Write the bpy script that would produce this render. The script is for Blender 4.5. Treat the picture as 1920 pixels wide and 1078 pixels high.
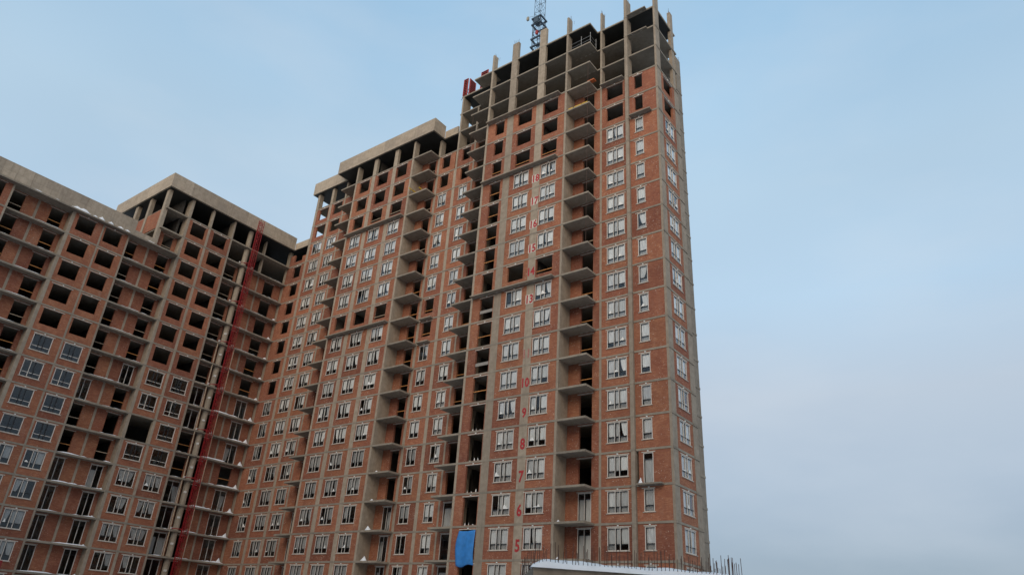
import bpy, math, random
from mathutils import Matrix, Vector

for o in list(bpy.data.objects): bpy.data.objects.remove(o)
SC = bpy.context.scene
COL = SC.collection
rnd = random.Random(7)

# ------------------------------------------------------------------ camera
YAW, PITCH, ROLL = 0.6614, 0.4568, 0.0645
fw = Vector((-math.sin(YAW)*math.cos(PITCH), math.cos(YAW)*math.cos(PITCH), math.sin(PITCH)))
rt = Vector((math.cos(YAW), math.sin(YAW), 0)); up = rt.cross(fw)
r2 = rt*math.cos(ROLL)+up*math.sin(ROLL); u2 = up*math.cos(ROLL)-rt*math.sin(ROLL)
cam = bpy.data.cameras.new('camera'); camo = bpy.data.objects.new('camera', cam); COL.objects.link(camo)
M = Matrix.Identity(4)
for i in range(3):
    M[i][0] = r2[i]; M[i][1] = u2[i]; M[i][2] = -fw[i]
M[0][3], M[1][3], M[2][3] = 24.7774, -54.7513, 9.0404
camo.matrix_world = M
cam.sensor_width = 36.0; cam.lens = 36.0*1324.47/1920.0
cam.clip_start = 0.1; cam.clip_end = 6000
SC.camera = camo

# ------------------------------------------------------------------ world, sun, exposure
SUN_EL = math.radians(24); SUN_AZ = math.radians(154)   # azimuth clockwise from +Y
W = bpy.data.worlds.new('World'); SC.world = W; W.use_nodes = True
nt = W.node_tree; nt.nodes.clear()
out = nt.nodes.new('ShaderNodeOutputWorld'); bg = nt.nodes.new('ShaderNodeBackground')
sky = nt.nodes.new('ShaderNodeTexSky'); sky.sky_type = 'NISHITA'; sky.sun_disc = False
sky.sun_elevation = SUN_EL; sky.sun_rotation = SUN_AZ
sky.altitude = 200; sky.air_density = 1.0; sky.dust_density = 3.0; sky.ozone_density = 1.5
# a high thin veil of haze covers the sky, slightly patchy
tc = nt.nodes.new('ShaderNodeTexCoord'); mp = nt.nodes.new('ShaderNodeMapping')
mp.inputs['Scale'].default_value = (1.0, 1.0, 2.2)
nz = nt.nodes.new('ShaderNodeTexNoise'); nz.inputs['Scale'].default_value = 1.5; nz.inputs['Detail'].default_value = 3; nz.inputs['Roughness'].default_value = 0.45
cr = nt.nodes.new('ShaderNodeValToRGB')
cr.color_ramp.elements[0].position = 0.30; cr.color_ramp.elements[0].color = (0.63, 0.63, 0.63, 1)
cr.color_ramp.elements[1].position = 0.72; cr.color_ramp.elements[1].color = (0.79, 0.79, 0.79, 1)
mx = nt.nodes.new('ShaderNodeMixRGB')
sz = nt.nodes.new('ShaderNodeSeparateXYZ'); nt.links.new(tc.outputs['Generated'], sz.inputs[0])
vr = nt.nodes.new('ShaderNodeValToRGB'); ve = vr.color_ramp.elements      # duller haze low down, clearer veil higher up
ve[0].position = 0.10; ve[0].color = (0.32, 0.40, 0.505, 1); ve[1].position = 0.72; ve[1].color = (0.44, 0.69, 0.925, 1)

for zz, cc in ((0.20, (0.455, 0.54, 0.64)), (0.30, (0.56, 0.64, 0.725)), (0.42, (0.573, 0.763, 0.93)), (0.55, (0.555, 0.75, 0.91))):
    e = ve.new(zz); e.color = (*cc, 1)
vm = nt.nodes.new('ShaderNodeMixRGB'); vm.blend_type = 'MULTIPLY'; vm.inputs[0].default_value = 1.0; vm.inputs[2].default_value = (10, 10, 10, 1)
nt.links.new(sz.outputs[2], vr.inputs[0]); nt.links.new(vr.outputs[0], vm.inputs[1]); nt.links.new(vm.outputs[0], mx.inputs[2])
nt.links.new(tc.outputs['Generated'], mp.inputs['Vector']); nt.links.new(mp.outputs[0], nz.inputs['Vector'])
nt.links.new(nz.outputs['Fac'], cr.inputs[0]); nt.links.new(cr.outputs[0], mx.inputs[0])
nt.links.new(sky.outputs[0], mx.inputs[1])
mp2 = nt.nodes.new('ShaderNodeMapping'); mp2.inputs['Scale'].default_value = (2.2, 2.2, 6.0); mp2.inputs['Location'].default_value = (0.35, 0.1, 0.2)
nz2 = nt.nodes.new('ShaderNodeTexNoise'); nz2.inputs['Scale'].default_value = 1.4; nz2.inputs['Detail'].default_value = 6; nz2.inputs['Roughness'].default_value = 0.5
cr2 = nt.nodes.new('ShaderNodeValToRGB'); cr2.color_ramp.elements[0].position = 0.46; cr2.color_ramp.elements[0].color = (0, 0, 0, 1)
cr2.color_ramp.elements[1].position = 0.72; cr2.color_ramp.elements[1].color = (0.24, 0.24, 0.24, 1)
mx2 = nt.nodes.new('ShaderNodeMixRGB'); mx2.inputs[2].default_value = (6.3, 6.9, 7.6, 1)
nt.links.new(tc.outputs['Generated'], mp2.inputs['Vector']); nt.links.new(mp2.outputs[0], nz2.inputs['Vector']); nt.links.new(nz2.outputs['Fac'], cr2.inputs[0])
nt.links.new(cr2.outputs[0], mx2.inputs[0]); nt.links.new(mx.outputs[0], mx2.inputs[1]); nt.links.new(mx2.outputs[0], bg.inputs[0])
bg.inputs[1].default_value = 0.094
nt.links.new(bg.outputs[0], out.inputs[0])
sl = bpy.data.lights.new('sun', 'SUN'); sl.energy = 1.5; sl.angle = math.radians(60); sl.color = (1.0, 0.81, 0.60)
so = bpy.data.objects.new('sun', sl); COL.objects.link(so)
sd = Vector((math.sin(SUN_AZ)*math.cos(SUN_EL), math.cos(SUN_AZ)*math.cos(SUN_EL), math.sin(SUN_EL)))
so.rotation_euler = sd.to_track_quat('Z', 'Y').to_euler(); so.location = (60, -120, 90)
SC.view_settings.view_transform = 'Standard'; SC.view_settings.look = 'None'
SC.view_settings.exposure = 0.2; SC.view_settings.gamma = 1.0
SC.view_settings.use_curve_mapping = False
SC.render.engine = 'CYCLES'
SC.cycles.max_bounces = 6; SC.cycles.diffuse_bounces = 4; SC.cycles.glossy_bounces = 3
SC.cycles.transparent_max_bounces = 8; SC.cycles.transmission_bounces = 2
SC.cycles.caustics_reflective = False; SC.cycles.caustics_refractive = False

# ------------------------------------------------------------------ materials
def newmat(name):
    m = bpy.data.materials.new(name); m.use_nodes = True
    t = m.node_tree; b = t.nodes['Principled BSDF']
    return m, t, b
def N(t, typ, **kw):
    n = t.nodes.new(typ)
    for k, v in kw.items():
        if k in n.inputs: n.inputs[k].default_value = v
        else: setattr(n, k, v)
    return n
def ramp(t, src, stops):
    r = t.nodes.new('ShaderNodeValToRGB'); e = r.color_ramp.elements
    while len(e) < len(stops): e.new(0.5)
    for i, (p, c) in enumerate(stops):
        e[i].position = p; e[i].color = (*c, 1) if len(c) == 3 else c
    t.links.new(src, r.inputs[0]); return r.outputs[0]
def mixc(t, fac, a, b, mode='MIX'):
    m = t.nodes.new('ShaderNodeMixRGB'); m.blend_type = mode
    for i, v in ((0, fac), (1, a), (2, b)):
        if hasattr(v, 'links'): t.links.new(v, m.inputs[i])
        elif i == 0: m.inputs[0].default_value = v
        else: m.inputs[i].default_value = (*v, 1)
    return m.outputs[0]
def pos(t): return t.nodes.new('ShaderNodeNewGeometry').outputs['Position']
def noise(t, vec, scale, detail=4, rough=0.55, stretch=None):
    if stretch:
        mp = t.nodes.new('ShaderNodeMapping'); mp.inputs['Scale'].default_value = stretch
        t.links.new(vec, mp.inputs['Vector']); vec = mp.outputs[0]
    n = N(t, 'ShaderNodeTexNoise', Scale=scale, Detail=detail, Roughness=rough)
    t.links.new(vec, n.inputs['Vector']); return n.outputs['Fac']
def bump(t, b, src, strength, dist):
    bp = N(t, 'ShaderNodeBump', Strength=strength, Distance=dist)
    t.links.new(src, bp.inputs['Height']); t.links.new(bp.outputs[0], b.inputs['Normal'])

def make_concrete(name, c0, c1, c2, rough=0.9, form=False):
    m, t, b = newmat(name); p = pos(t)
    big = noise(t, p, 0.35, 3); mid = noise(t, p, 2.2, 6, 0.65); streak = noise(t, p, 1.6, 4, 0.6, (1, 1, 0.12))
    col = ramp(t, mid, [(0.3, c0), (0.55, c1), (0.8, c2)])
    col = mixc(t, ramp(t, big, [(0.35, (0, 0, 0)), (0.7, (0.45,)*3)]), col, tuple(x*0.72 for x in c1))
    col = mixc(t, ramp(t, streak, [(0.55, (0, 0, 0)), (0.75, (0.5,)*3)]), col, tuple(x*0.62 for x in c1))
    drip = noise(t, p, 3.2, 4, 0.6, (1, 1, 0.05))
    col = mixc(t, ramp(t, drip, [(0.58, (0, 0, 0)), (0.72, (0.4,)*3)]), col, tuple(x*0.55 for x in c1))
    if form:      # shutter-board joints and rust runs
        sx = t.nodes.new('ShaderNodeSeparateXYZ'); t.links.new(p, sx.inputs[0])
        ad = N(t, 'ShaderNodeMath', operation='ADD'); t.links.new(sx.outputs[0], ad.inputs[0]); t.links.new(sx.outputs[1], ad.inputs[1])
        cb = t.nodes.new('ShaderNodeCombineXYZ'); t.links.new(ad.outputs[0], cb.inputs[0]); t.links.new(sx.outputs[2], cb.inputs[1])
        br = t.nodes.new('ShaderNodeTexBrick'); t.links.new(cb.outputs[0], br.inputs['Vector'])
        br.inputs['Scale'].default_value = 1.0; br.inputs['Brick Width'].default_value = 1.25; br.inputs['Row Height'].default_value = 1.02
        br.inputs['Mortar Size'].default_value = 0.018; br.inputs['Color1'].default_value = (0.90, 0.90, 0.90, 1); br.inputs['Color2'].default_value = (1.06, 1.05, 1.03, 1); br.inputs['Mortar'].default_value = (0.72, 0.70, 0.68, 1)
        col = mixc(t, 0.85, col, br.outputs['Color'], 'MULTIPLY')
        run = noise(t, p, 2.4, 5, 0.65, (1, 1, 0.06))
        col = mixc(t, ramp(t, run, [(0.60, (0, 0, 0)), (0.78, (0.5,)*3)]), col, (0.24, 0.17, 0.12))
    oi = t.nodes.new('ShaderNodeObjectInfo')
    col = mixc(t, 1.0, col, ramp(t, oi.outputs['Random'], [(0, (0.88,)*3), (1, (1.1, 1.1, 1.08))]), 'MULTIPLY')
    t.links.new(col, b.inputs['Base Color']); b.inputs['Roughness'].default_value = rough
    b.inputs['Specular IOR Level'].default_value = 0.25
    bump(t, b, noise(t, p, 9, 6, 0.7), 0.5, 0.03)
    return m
CONC = make_concrete('concrete', (0.30, 0.245, 0.19), (0.39, 0.325, 0.255), (0.47, 0.395, 0.315))
CONCP = make_concrete('cast_parapet_concrete', (0.36, 0.295, 0.23), (0.46, 0.385, 0.305), (0.54, 0.455, 0.365), form=True)
CONCD = make_concrete('concrete_weathered', (0.24, 0.20, 0.155), (0.32, 0.268, 0.212), (0.39, 0.33, 0.265))
SLABM = make_concrete('concrete_slab', (0.26, 0.225, 0.18), (0.33, 0.285, 0.23), (0.40, 0.35, 0.285))
INTM = make_concrete('shaded_interior_concrete', (0.05, 0.045, 0.04), (0.07, 0.062, 0.055), (0.10, 0.09, 0.08))  # darkness of the deep rooms is put into this concrete colour

def make_brick(name, tint=(1, 1, 1)):
    m, t, b = newmat(name); p = pos(t)
    sx = t.nodes.new('ShaderNodeSeparateXYZ'); t.links.new(p, sx.inputs[0])
    ad = N(t, 'ShaderNodeMath', operation='ADD'); t.links.new(sx.outputs[0], ad.inputs[0]); t.links.new(sx.outputs[1], ad.inputs[1])
    cb = t.nodes.new('ShaderNodeCombineXYZ'); t.links.new(ad.outputs[0], cb.inputs[0]); t.links.new(sx.outputs[2], cb.inputs[1])
    br = t.nodes.new('ShaderNodeTexBrick'); t.links.new(cb.outputs[0], br.inputs['Vector'])
    br.inputs['Scale'].default_value = 1.0; br.inputs['Brick Width'].default_value = 0.26; br.inputs['Row Height'].default_value = 0.09
    br.inputs['Mortar Size'].default_value = 0.008; br.inputs['Bias'].default_value = -0.1
    T = lambda c: tuple(x*y for x, y in zip(c, tint))
    br.inputs['Color1'].default_value = (*T((0.31, 0.112, 0.064)), 1); br.inputs['Color2'].default_value = (*T((0.41, 0.172, 0.098)), 1)
    br.inputs['Mortar'].default_value = (*T((0.22, 0.12, 0.085)), 1)
    col = br.outputs['Color']
    blot = noise(t, p, 0.9, 5, 0.6)
    col = mixc(t, ramp(t, blot, [(0.40, (0, 0, 0)), (0.62, (0.6,)*3)]), col, T((0.23, 0.085, 0.055)))
    row = noise(t, p, 2.6, 3, 0.6, (0.5, 0.5, 2.6))
    col = mixc(t, ramp(t, row, [(0.55, (0, 0, 0)), (0.72, (0.55,)*3)]), col, T((0.46, 0.225, 0.125)))
    oi = t.nodes.new('ShaderNodeObjectInfo')
    col = mixc(t, 1.0, col, ramp(t, oi.outputs['Random'], [(0, (0.74, 0.72, 0.76)), (0.3, (1, 0.96, 0.98)), (0.6, (1.02, 1.06, 1.0)), (1, (1.2, 1.2, 1.16))]), 'MULTIPLY')
    sm = noise(t, p, 1.1, 6, 0.7, (1, 1, 0.35))
    col = mixc(t, ramp(t, sm, [(0.56, (0, 0, 0)), (0.74, (0.42,)*3)]), col, (0.36, 0.25, 0.19))
    # lime specks and chipped faces
    sp = noise(t, p, 9, 3, 0.6); zone = noise(t, p, 0.5, 3)
    ms = N(t, 'ShaderNodeMath', operation='MULTIPLY')
    t.links.new(ramp(t, sp, [(0.635, (0, 0, 0)), (0.69, (1, 1, 1))]), ms.inputs[0]); t.links.new(ramp(t, zone, [(0.40, (0.12,)*3), (0.58, (0.9,)*3)]), ms.inputs[1])
    col = mixc(t, ms.outputs[0], col, (0.62, 0.50, 0.42))
    t.links.new(col, b.inputs['Base Color']); b.inputs['Roughness'].default_value = 0.92
    b.inputs['Specular IOR Level'].default_value = 0.2
    bump(t, b, br.outputs['Fac'], -0.6, 0.01)
    return m
BRICK = make_brick('brick'); BRICKN = make_brick('dark_brick', (0.8, 0.8, 0.8))

def plain(name, c, rough=0.6, metal=0.0, var=0.12, scale=4.0):
    m, t, b = newmat(name); p = pos(t)
    n = noise(t, p, scale, 4)
    col = ramp(t, n, [(0.3, tuple(x*(1-var) for x in c)), (0.7, tuple(min(1, x*(1+var)) for x in c))])
    t.links.new(col, b.inputs['Base Color']); b.inputs['Roughness'].default_value = rough; b.inputs['Metallic'].default_value = metal
    return m
FRAME = plain('white_pvc', (0.66, 0.61, 0.55), 0.5)
GASK = plain('anthracite_profile', (0.025, 0.027, 0.03), 0.5)
LINT = plain('lintel_mortar', (0.52, 0.46, 0.39), 0.85, 0, 0.2)
FOAM = plain('white_foam', (0.85, 0.84, 0.80), 0.8)
SNOW = plain('snow', (0.86, 0.87, 0.89), 0.7, 0, 0.05, 2)
WOOD = plain('orange_timber', (0.55, 0.24, 0.07), 0.7, 0, 0.25)
WOODP = plain('pale_timber', (0.42, 0.32, 0.22), 0.7, 0, 0.25)
GREYB = plain('grey_board', (0.30, 0.28, 0.25), 0.8)
YEL = plain('yellow_timber', (0.62, 0.40, 0.04), 0.6)
RED = plain('red_paint', (0.27, 0.012, 0.016), 0.5, 0, 0.4, 3)
REDF = plain('red_formwork_paint', (0.36, 0.035, 0.022), 0.5, 0, 0.25)
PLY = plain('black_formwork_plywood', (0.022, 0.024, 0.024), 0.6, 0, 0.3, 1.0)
CRANE = plain('blue_crane_paint', (0.05, 0.075, 0.105), 0.5)
STEEL = plain('grey_steel', (0.25, 0.25, 0.25), 0.5, 0.4)
REBAR = plain('rusty_rebar', (0.10, 0.055, 0.04), 0.8)
BLUE = plain('blue_tarpaulin', (0.04, 0.235, 0.62), 0.5, 0, 0.15, 2)
PAINTR = plain('red_number_paint', (0.42, 0.03, 0.035), 0.7, 0, 0.3, 9)
PAINTW = plain('white_number_patch', (0.60, 0.54, 0.46), 0.8, 0, 0.25, 6)
PAINTP = plain('faded_number_paint', (0.40, 0.17, 0.14), 0.8, 0, 0.3, 8)
PLATE = plain('white_plate', (0.62, 0.60, 0.56), 0.6)
RUBBER = plain('black_rubber', (0.03, 0.03, 0.03), 0.7)

def make_film(name='milky_film', g=1.0):
    m, t, b = newmat(name); p = pos(t)
    n = noise(t, p, 2.0, 4, 0.6, (6, 6, 0.5))
    oi = t.nodes.new('ShaderNodeObjectInfo')
    col = ramp(t, n, [(0.3, (0.60, 0.60, 0.59)), (0.55, (0.80, 0.80, 0.78)), (0.8, (0.88, 0.88, 0.86))])
    col = mixc(t, 1.0, col, ramp(t, oi.outputs['Random'], [(0, (0.80*g, 0.80*g, 0.80*g)), (1, (1.08*g, 1.07*g, 1.04*g))]), 'MULTIPLY')
    t.links.new(col, b.inputs['Base Color']); b.inputs['Roughness'].default_value = 0.5
    return m
FILM = make_film(); FILMG = make_film('grey_shaded_film', 0.46); FILMM = make_film('greyed_film', 0.72)  # FILMG: grey film, also darkened in colour for the less lit lower windows
def make_glass():
    m = bpy.data.materials.new('window_glass'); m.use_nodes = True; t = m.node_tree; t.nodes.clear()
    o = t.nodes.new('ShaderNodeOutputMaterial'); mix = t.nodes.new('ShaderNodeMixShader')
    tr = N(t, 'ShaderNodeBsdfTransparent', Color=(0.985, 0.99, 0.99, 1)); gl = N(t, 'ShaderNodeBsdfGlossy', Roughness=0.03, Color=(0.92, 0.96, 1.0, 1))
    lw = N(t, 'ShaderNodeLayerWeight', Blend=0.5); pw = N(t, 'ShaderNodeMath', operation='POWER'); pw.inputs[1].default_value = 4.0
    t.links.new(lw.outputs['Facing'], pw.inputs[0])
    fr = N(t, 'ShaderNodeMath', operation='MULTIPLY_ADD'); fr.inputs[1].default_value = 0.70; fr.inputs[2].default_value = 0.035
    t.links.new(pw.outputs[0], fr.inputs[0])
    p = pos(t); bp = N(t, 'ShaderNodeBump', Strength=0.12, Distance=0.05)
    t.links.new(noise(t, p, 1.3, 2), bp.inputs['Height']); t.links.new(bp.outputs[0], gl.inputs['Normal'])
    t.links.new(fr.outputs[0], mix.inputs[0]); t.links.new(tr.outputs[0], mix.inputs[1]); t.links.new(gl.outputs[0], mix.inputs[2])
    t.links.new(mix.outputs[0], o.inputs[0]); return m
GLASS = make_glass()
def make_ground():
    m, t, b = newmat('snowy_ground'); p = pos(t)
    n = noise(t, p, 0.08, 6, 0.6); f = noise(t, p, 0.9, 5, 0.65)
    col = ramp(t, n, [(0.44, (0.72, 0.73, 0.76)), (0.56, (0.50, 0.49, 0.49)), (0.70, (0.18, 0.16, 0.14))])
    col = mixc(t, ramp(t, f, [(0.6, (0, 0, 0)), (0.8, (0.5,)*3)]), col, (0.22, 0.18, 0.14))
    t.links.new(col, b.inputs['Base Color']); b.inputs['Roughness'].default_value = 0.8
    bump(t, b, f, 0.6, 0.1); return m
GROUND = make_ground()

# ------------------------------------------------------------------ mesh helpers
class MB:
    def __init__(s): s.v = []; s.f = []
    def box(s, x0, x1, y0, y1, z0, z1):
        n = len(s.v)
        s.v += [(x0,y0,z0),(x1,y0,z0),(x1,y1,z0),(x0,y1,z0),(x0,y0,z1),(x1,y0,z1),(x1,y1,z1),(x0,y1,z1)]
        s.f += [tuple(n+i for i in q) for q in ((0,3,2,1),(4,5,6,7),(0,1,5,4),(1,2,6,5),(2,3,7,6),(3,0,4,7))]
        return s
    def prism(s, poly, z0, z1):
        n = len(s.v); k = len(poly)
        s.v += [(x,y,z0) for x,y in poly]+[(x,y,z1) for x,y in poly]
        s.f += [tuple(n+i for i in reversed(range(k))), tuple(n+k+i for i in range(k))]
        s.f += [(n+i, n+(i+1)%k, n+k+(i+1)%k, n+k+i) for i in range(k)]
        return s
    def ring(s, W, H, a0, a1, b0, b1, y0, y1):
        """rectangular plate 0..W x 0..H in XZ, thick y0..y1, with one opening"""
        n = len(s.v)
        for y in (y0, y1):
            s.v += [(0,y,0),(W,y,0),(W,y,H),(0,y,H),(a0,y,b0),(a1,y,b0),(a1,y,b1),(a0,y,b1)]
        for i in range(4):
            j = (i+1) % 4
            s.f += [(n+i,n+j,n+4+j,n+4+i), (n+8+j,n+8+i,n+12+i,n+12+j), (n+j,n+i,n+8+i,n+8+j), (n+4+i,n+4+j,n+12+j,n+12+i)]
        return s
    def tube(s, p, q, r, seg=5):
        p = Vector(p); q = Vector(q); d = (q-p).normalized()
        a = d.orthogonal().normalized(); b = d.cross(a); n = len(s.v)
        for c in (p, q):
            for i in range(seg):
                t = 2*math.pi*i/seg; s.v.append(tuple(c+a*math.cos(t)*r+b*math.sin(t)*r))
        s.f += [(n+i, n+(i+1)%seg, n+seg+(i+1)%seg, n+seg+i) for i in range(seg)]
        s.f += [tuple(n+i for i in reversed(range(seg))), tuple(n+seg+i for i in range(seg))]
        return s
    def mesh(s, name, mat, smooth=False):
        me = bpy.data.meshes.new(name); me.from_pydata(s.v, [], s.f); me.update()
        for m in (mat if isinstance(mat, (list, tuple)) else [mat]): me.materials.append(m)
        if smooth:
            for p in me.polygons: p.use_smooth = True
        return me
CACHE = {}
def cached(key, fn):
    if key not in CACHE: CACHE[key] = fn()
    return CACHE[key]
def obj(name, me, parent=None, loc=(0,0,0), rz=0.0):
    o = bpy.data.objects.new(name, me); COL.objects.link(o)
    o.location = loc
    if rz: o.rotation_euler = (0, 0, rz)
    if parent is not None: o.parent = parent
    return o
def tag(o, label, cat, group=None, kind=None):
    o['label'] = label; o['category'] = cat
    if group: o['group'] = group
    if kind: o['kind'] = kind
    return o
def thing(name, loc, label, cat, group=None):
    return tag(obj(name, None, None, loc), label, cat, group)
def boxmesh(name, mat, *b):
    b = tuple(round(x, 4) for x in b)
    return cached((name, mat.name, b), lambda: MB().box(*b).mesh(name, mat))

FH = 3.0                       # storey height
ST, SB = 0.05, -0.14           # slab top / bottom relative to the storey level
class Facade:
    """kind A: plane y = p facing -y, u = x.  kind B: plane x = p facing +x, u = y.  d is depth into the building"""
    def __init__(s, bld, kind, p): s.b = bld; s.k = kind; s.p = p; s.rz = 0 if kind == 'A' else math.pi/2
    def world(s, u, d, z): return Vector((u, s.p+d, z)) if s.k == 'A' else Vector((s.p-d, u, z))
    def put(s, name, me, u, z, d=0.0, parent=None):
        return obj(name, me, parent or s.b, s.world(u, d, z)-s.b.location, s.rz)
    def box(s, name, mat, u0, u1, z0, z1, d0, d1):
        return s.put(name, boxmesh(name, mat, 0, u1-u0, d0, d1, 0, z1-z0), u0, z0)

def panel(F, u0, u1, k, op=None, mat=None, h=None, top=None):
    """one brick infill panel of a storey, with an optional opening (absolute u, z above the storey level)"""
    mat = mat or BRICK; w = u1-u0; H = (FH+SB-ST) if h is None else h
    if op:
        a0, a1, b0, b1 = op
        key = ('panel', mat.name, round(w,3), round(H,3), round(a0-u0,3), round(a1-u0,3), b0, b1)
        me = cached(key, lambda: MB().ring(w, H, max(a0-u0, 0.02), min(a1-u0, w-0.02), max(b0-ST, 0.02), b1-ST, 0.04, 0.29).mesh('brick_panel', mat))
    else:
        me = boxmesh('brick_panel', mat, 0, w, 0.04, 0.29, 0, H)
    return F.put('brick_panel', me, u0, k*FH+ST)

def lintel(F, pan, u0, op, foam=True):
    a0, a1, b0, b1 = op; w = a1-a0
    jl, jr = rnd.choice((0.08, 0.14, 0.2)), rnd.choice((0.08, 0.14, 0.2))
    me = boxmesh('lintel', LINT, -jl, w+jr, 0.012, 0.2, 0, 0.085)
    obj('lintel', me, pan, (a0-u0, 0, b1-ST))
    if foam:
        me = boxmesh('foam_pad', FOAM, -0.07, 0.07, -0.03, 0.1, 0, 0.075)
        obj('foam_pad', me, pan, (a0-u0+w*0.5, 0, b1-ST+0.087))

def film_mesh(w, h, var, mat=None):
    mat = mat or FILM
    def build():
        r = random.Random(var*31+int(w*1000)); n = 9; m = 4; mb = MB()
        for j in range(m+1):
            t = j/m
            lo, hi = 0.0, w
            if var % 4 == 1: hi = w*(0.45+0.5*t**0.6)
            if var % 4 == 2: lo = w*(0.5-0.45*t**0.6)
            if var % 4 == 3: lo, hi = w*0.06, w*0.72
            for i in range(n+1):
                s = i/n
                mb.v.append((lo+(hi-lo)*s, 0.02*math.sin(i*2.1+var)+0.012*math.cos(j*1.7+i), h*t+(0.0 if 0 < j else 0.04*math.sin(i*1.3+var))))
        for j in range(m):
            for i in range(n):
                a = j*(n+1)+i; mb.f.append((a, a+1, a+n+2, a+n+1))
        return mb.mesh('film_sheet', mat, True)
    return cached(('film', round(w,3), round(h,3), var, mat.name), build)
def scrap_mesh(var):
    def build():
        r = random.Random(var); mb = MB(); n = 7
        W_ = r.uniform(0.2, 0.55); H_ = r.uniform(0.08, 0.45); pk = r.uniform(0.2, 0.8)
        for i in range(n+1):
            s = i/n; hh = H_*max(0.08, 1-abs(s-pk)/max(pk, 1-pk)*1.15)+r.uniform(0, 0.03)
            x = s*W_
            mb.v += [(x, 0, 0), (x+r.uniform(-.02,.02), 0.02, hh), (x, 0.09, 0)]
        for i in range(n):
            a = i*3; mb.f += [(a, a+3, a+4, a+1), (a+1, a+4, a+5, a+2), (a, a+2, a+5, a+3)]
        mb.f += [(0, 1, 2), (n*3, n*3+2, n*3+1)]
        return mb.mesh('film_scrap', FOAM)
    return cached(('scrap', var), build)

SPLIT = {1: [0, 1], 2: [0, 0.5, 1], 3: [0, 0.36, 0.60, 1]}
TZ = 0.53       # transom above the sill
def window(F, op, k, n, film, door=False):
    """framed window: frame > panes, mullions, transoms, sill, film, scraps"""
    a0, a1, b0, b1 = op; w = a1-a0; h = b1-b0; fr = 0.075
    me = cached(('frame', round(w,3), round(h,3)), lambda: MB().ring(w, h, fr, w-fr, fr, h-fr, 0.05, 0.14).mesh('window_frame', FRAME))
    wo = F.put('window' if not door else 'glazed_door', me, a0, k*FH+b0)
    iw = w-2*fr; tz = TZ if not door else h-0.55
    tw = F.b.name == 'apartment_tower'
    fmat = FILM if (tw or (F.b.name == 'apartment_block' and k >= 9)) else FILMG
    bare = F.k == 'B' and film == 0.0 and not door
    cuts = [fr+iw*s for s in SPLIT[n]]
    for i in range(1, n):
        pale_post = (not bare) or (k == 10 and i == 1)
        obj('mullion', boxmesh('mullion', FRAME if pale_post else GASK, -0.028, 0.028, 0.045, 0.13, 0, h-2*fr), wo, (cuts[i], 0, fr))
        obj('sash_edge', boxmesh('sash_edge', GASK, 0.03, 0.075, 0.07, 0.13, 0, h-2*fr), wo, (cuts[i], 0, fr))
    obj('sash_edge', boxmesh('sash_edge', GASK, 0, 0.04, 0.07, 0.13, 0, h-2*fr), wo, (fr, 0, fr))
    obj('sash_edge', boxmesh('sash_edge', GASK, 0, iw, 0.072, 0.13, 0, 0.035), wo, (fr, 0, h-fr-0.036))
    if not door:
        obj('sill', boxmesh('sill', LINT, -0.1, w+0.1, -0.03, 0.05, -0.05, 0.012), wo)
    for i in range(n):
        x0 = cuts[i]+(0.08 if i else 0.045); x1 = cuts[i+1]-0.03
        pw = x1-x0
        obj('transom', boxmesh('transom', FRAME if bare else GASK, 0, pw, 0.068, 0.13, -0.028, 0.028), wo, (x0, 0, tz))
        lo, hi = fr, h-fr-0.037
        obj('pane', boxmesh('pane', GLASS, 0, pw, 0.10, 0.106, 0, round(tz-0.03-lo, 4)), wo, (x0, 0, lo))
        obj('pane', boxmesh('pane', GLASS, 0, pw, 0.10, 0.106, 0, round(hi-tz-0.03, 4)), wo, (x0, 0, tz+0.03))
        if door:
            if rnd.random() < film:
                obj('film_sheet', film_mesh(pw, tz-lo-0.04, rnd.randrange(8) if not tw else 0, FILMM if tw else fmat), wo, (x0, 0.17, lo+0.03))
            continue
        if rnd.random() < film:
            v = rnd.choice((0, 0, 0, 4, 4, 8, 12, 16, 1, 2)) if film >= 0.9 else rnd.choice((0, 4, 8, 0, 1, 2, 3)) if film > 0.85 else rnd.choice((0, 4, 1, 2, 3, 5, 6))
            fm = fmat if fmat is FILMG else (FILMM if (n == 3 and i == 1) else rnd.choice((FILM, FILM, FILM, FILMM)))
            obj('film_sheet', film_mesh(pw, hi-tz-0.02, v, fm), wo, (x0, 0.17, tz+0.02))
        if (tw or k >= 15) and rnd.random() < 0.9*film:
            obj('film_sheet', film_mesh(pw, tz-lo-0.03, rnd.choice((0, 4, 8)), FILMG), wo, (x0, 0.19, lo))
        if rnd.random() < (0.24 if i != 1 else 0.05)*(1 if film > 0.3 else 0.1):
            s = scrap_mesh(rnd.randrange(16))
            obj('film_scrap', s, wo, (x0+max(0.0, rnd.uniform(0, pw-0.45)), 0.012, tz+0.03))
    return wo
def guard(F, op, k, mat=WOOD, z=1.12, hh=0.075):
    F.box('guard_rail', mat, op[0]+0.03, op[1]-0.03, k*FH+z, k*FH+z+hh+(0.25 if mat is GREYB else 0), 0.1, 0.15)

WB0, WB1 = 0.80, 2.67
def bay(F, k, u0, u1, w0=None, w1=None, n=3, state='win', film=0.95, b0=WB0, bar=None, foam=True):
    """state: win glazed | open empty opening | door open door | gdoor glazed door | none solid | void nothing"""
    if state == 'void': return
    if state == 'none' or w0 is None: panel(F, u0, u1, k); return
    if state in ('door', 'gdoor'): b0 = 0.08
    op = (w0, w1, b0, WB1)
    p = panel(F, u0, u1, k, op)
    lintel(F, p, u0, op, foam)
    if state == 'win': window(F, op, k, n, film)
    elif state == 'gdoor': window(F, op, k, n, film, True)
    elif bar == 'wood': guard(F, op, k)
    elif bar == 'pale': guard(F, op, k, WOODP)
    elif bar == 'board': guard(F, op, k, GREYB, 0.9, 0.1)

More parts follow.
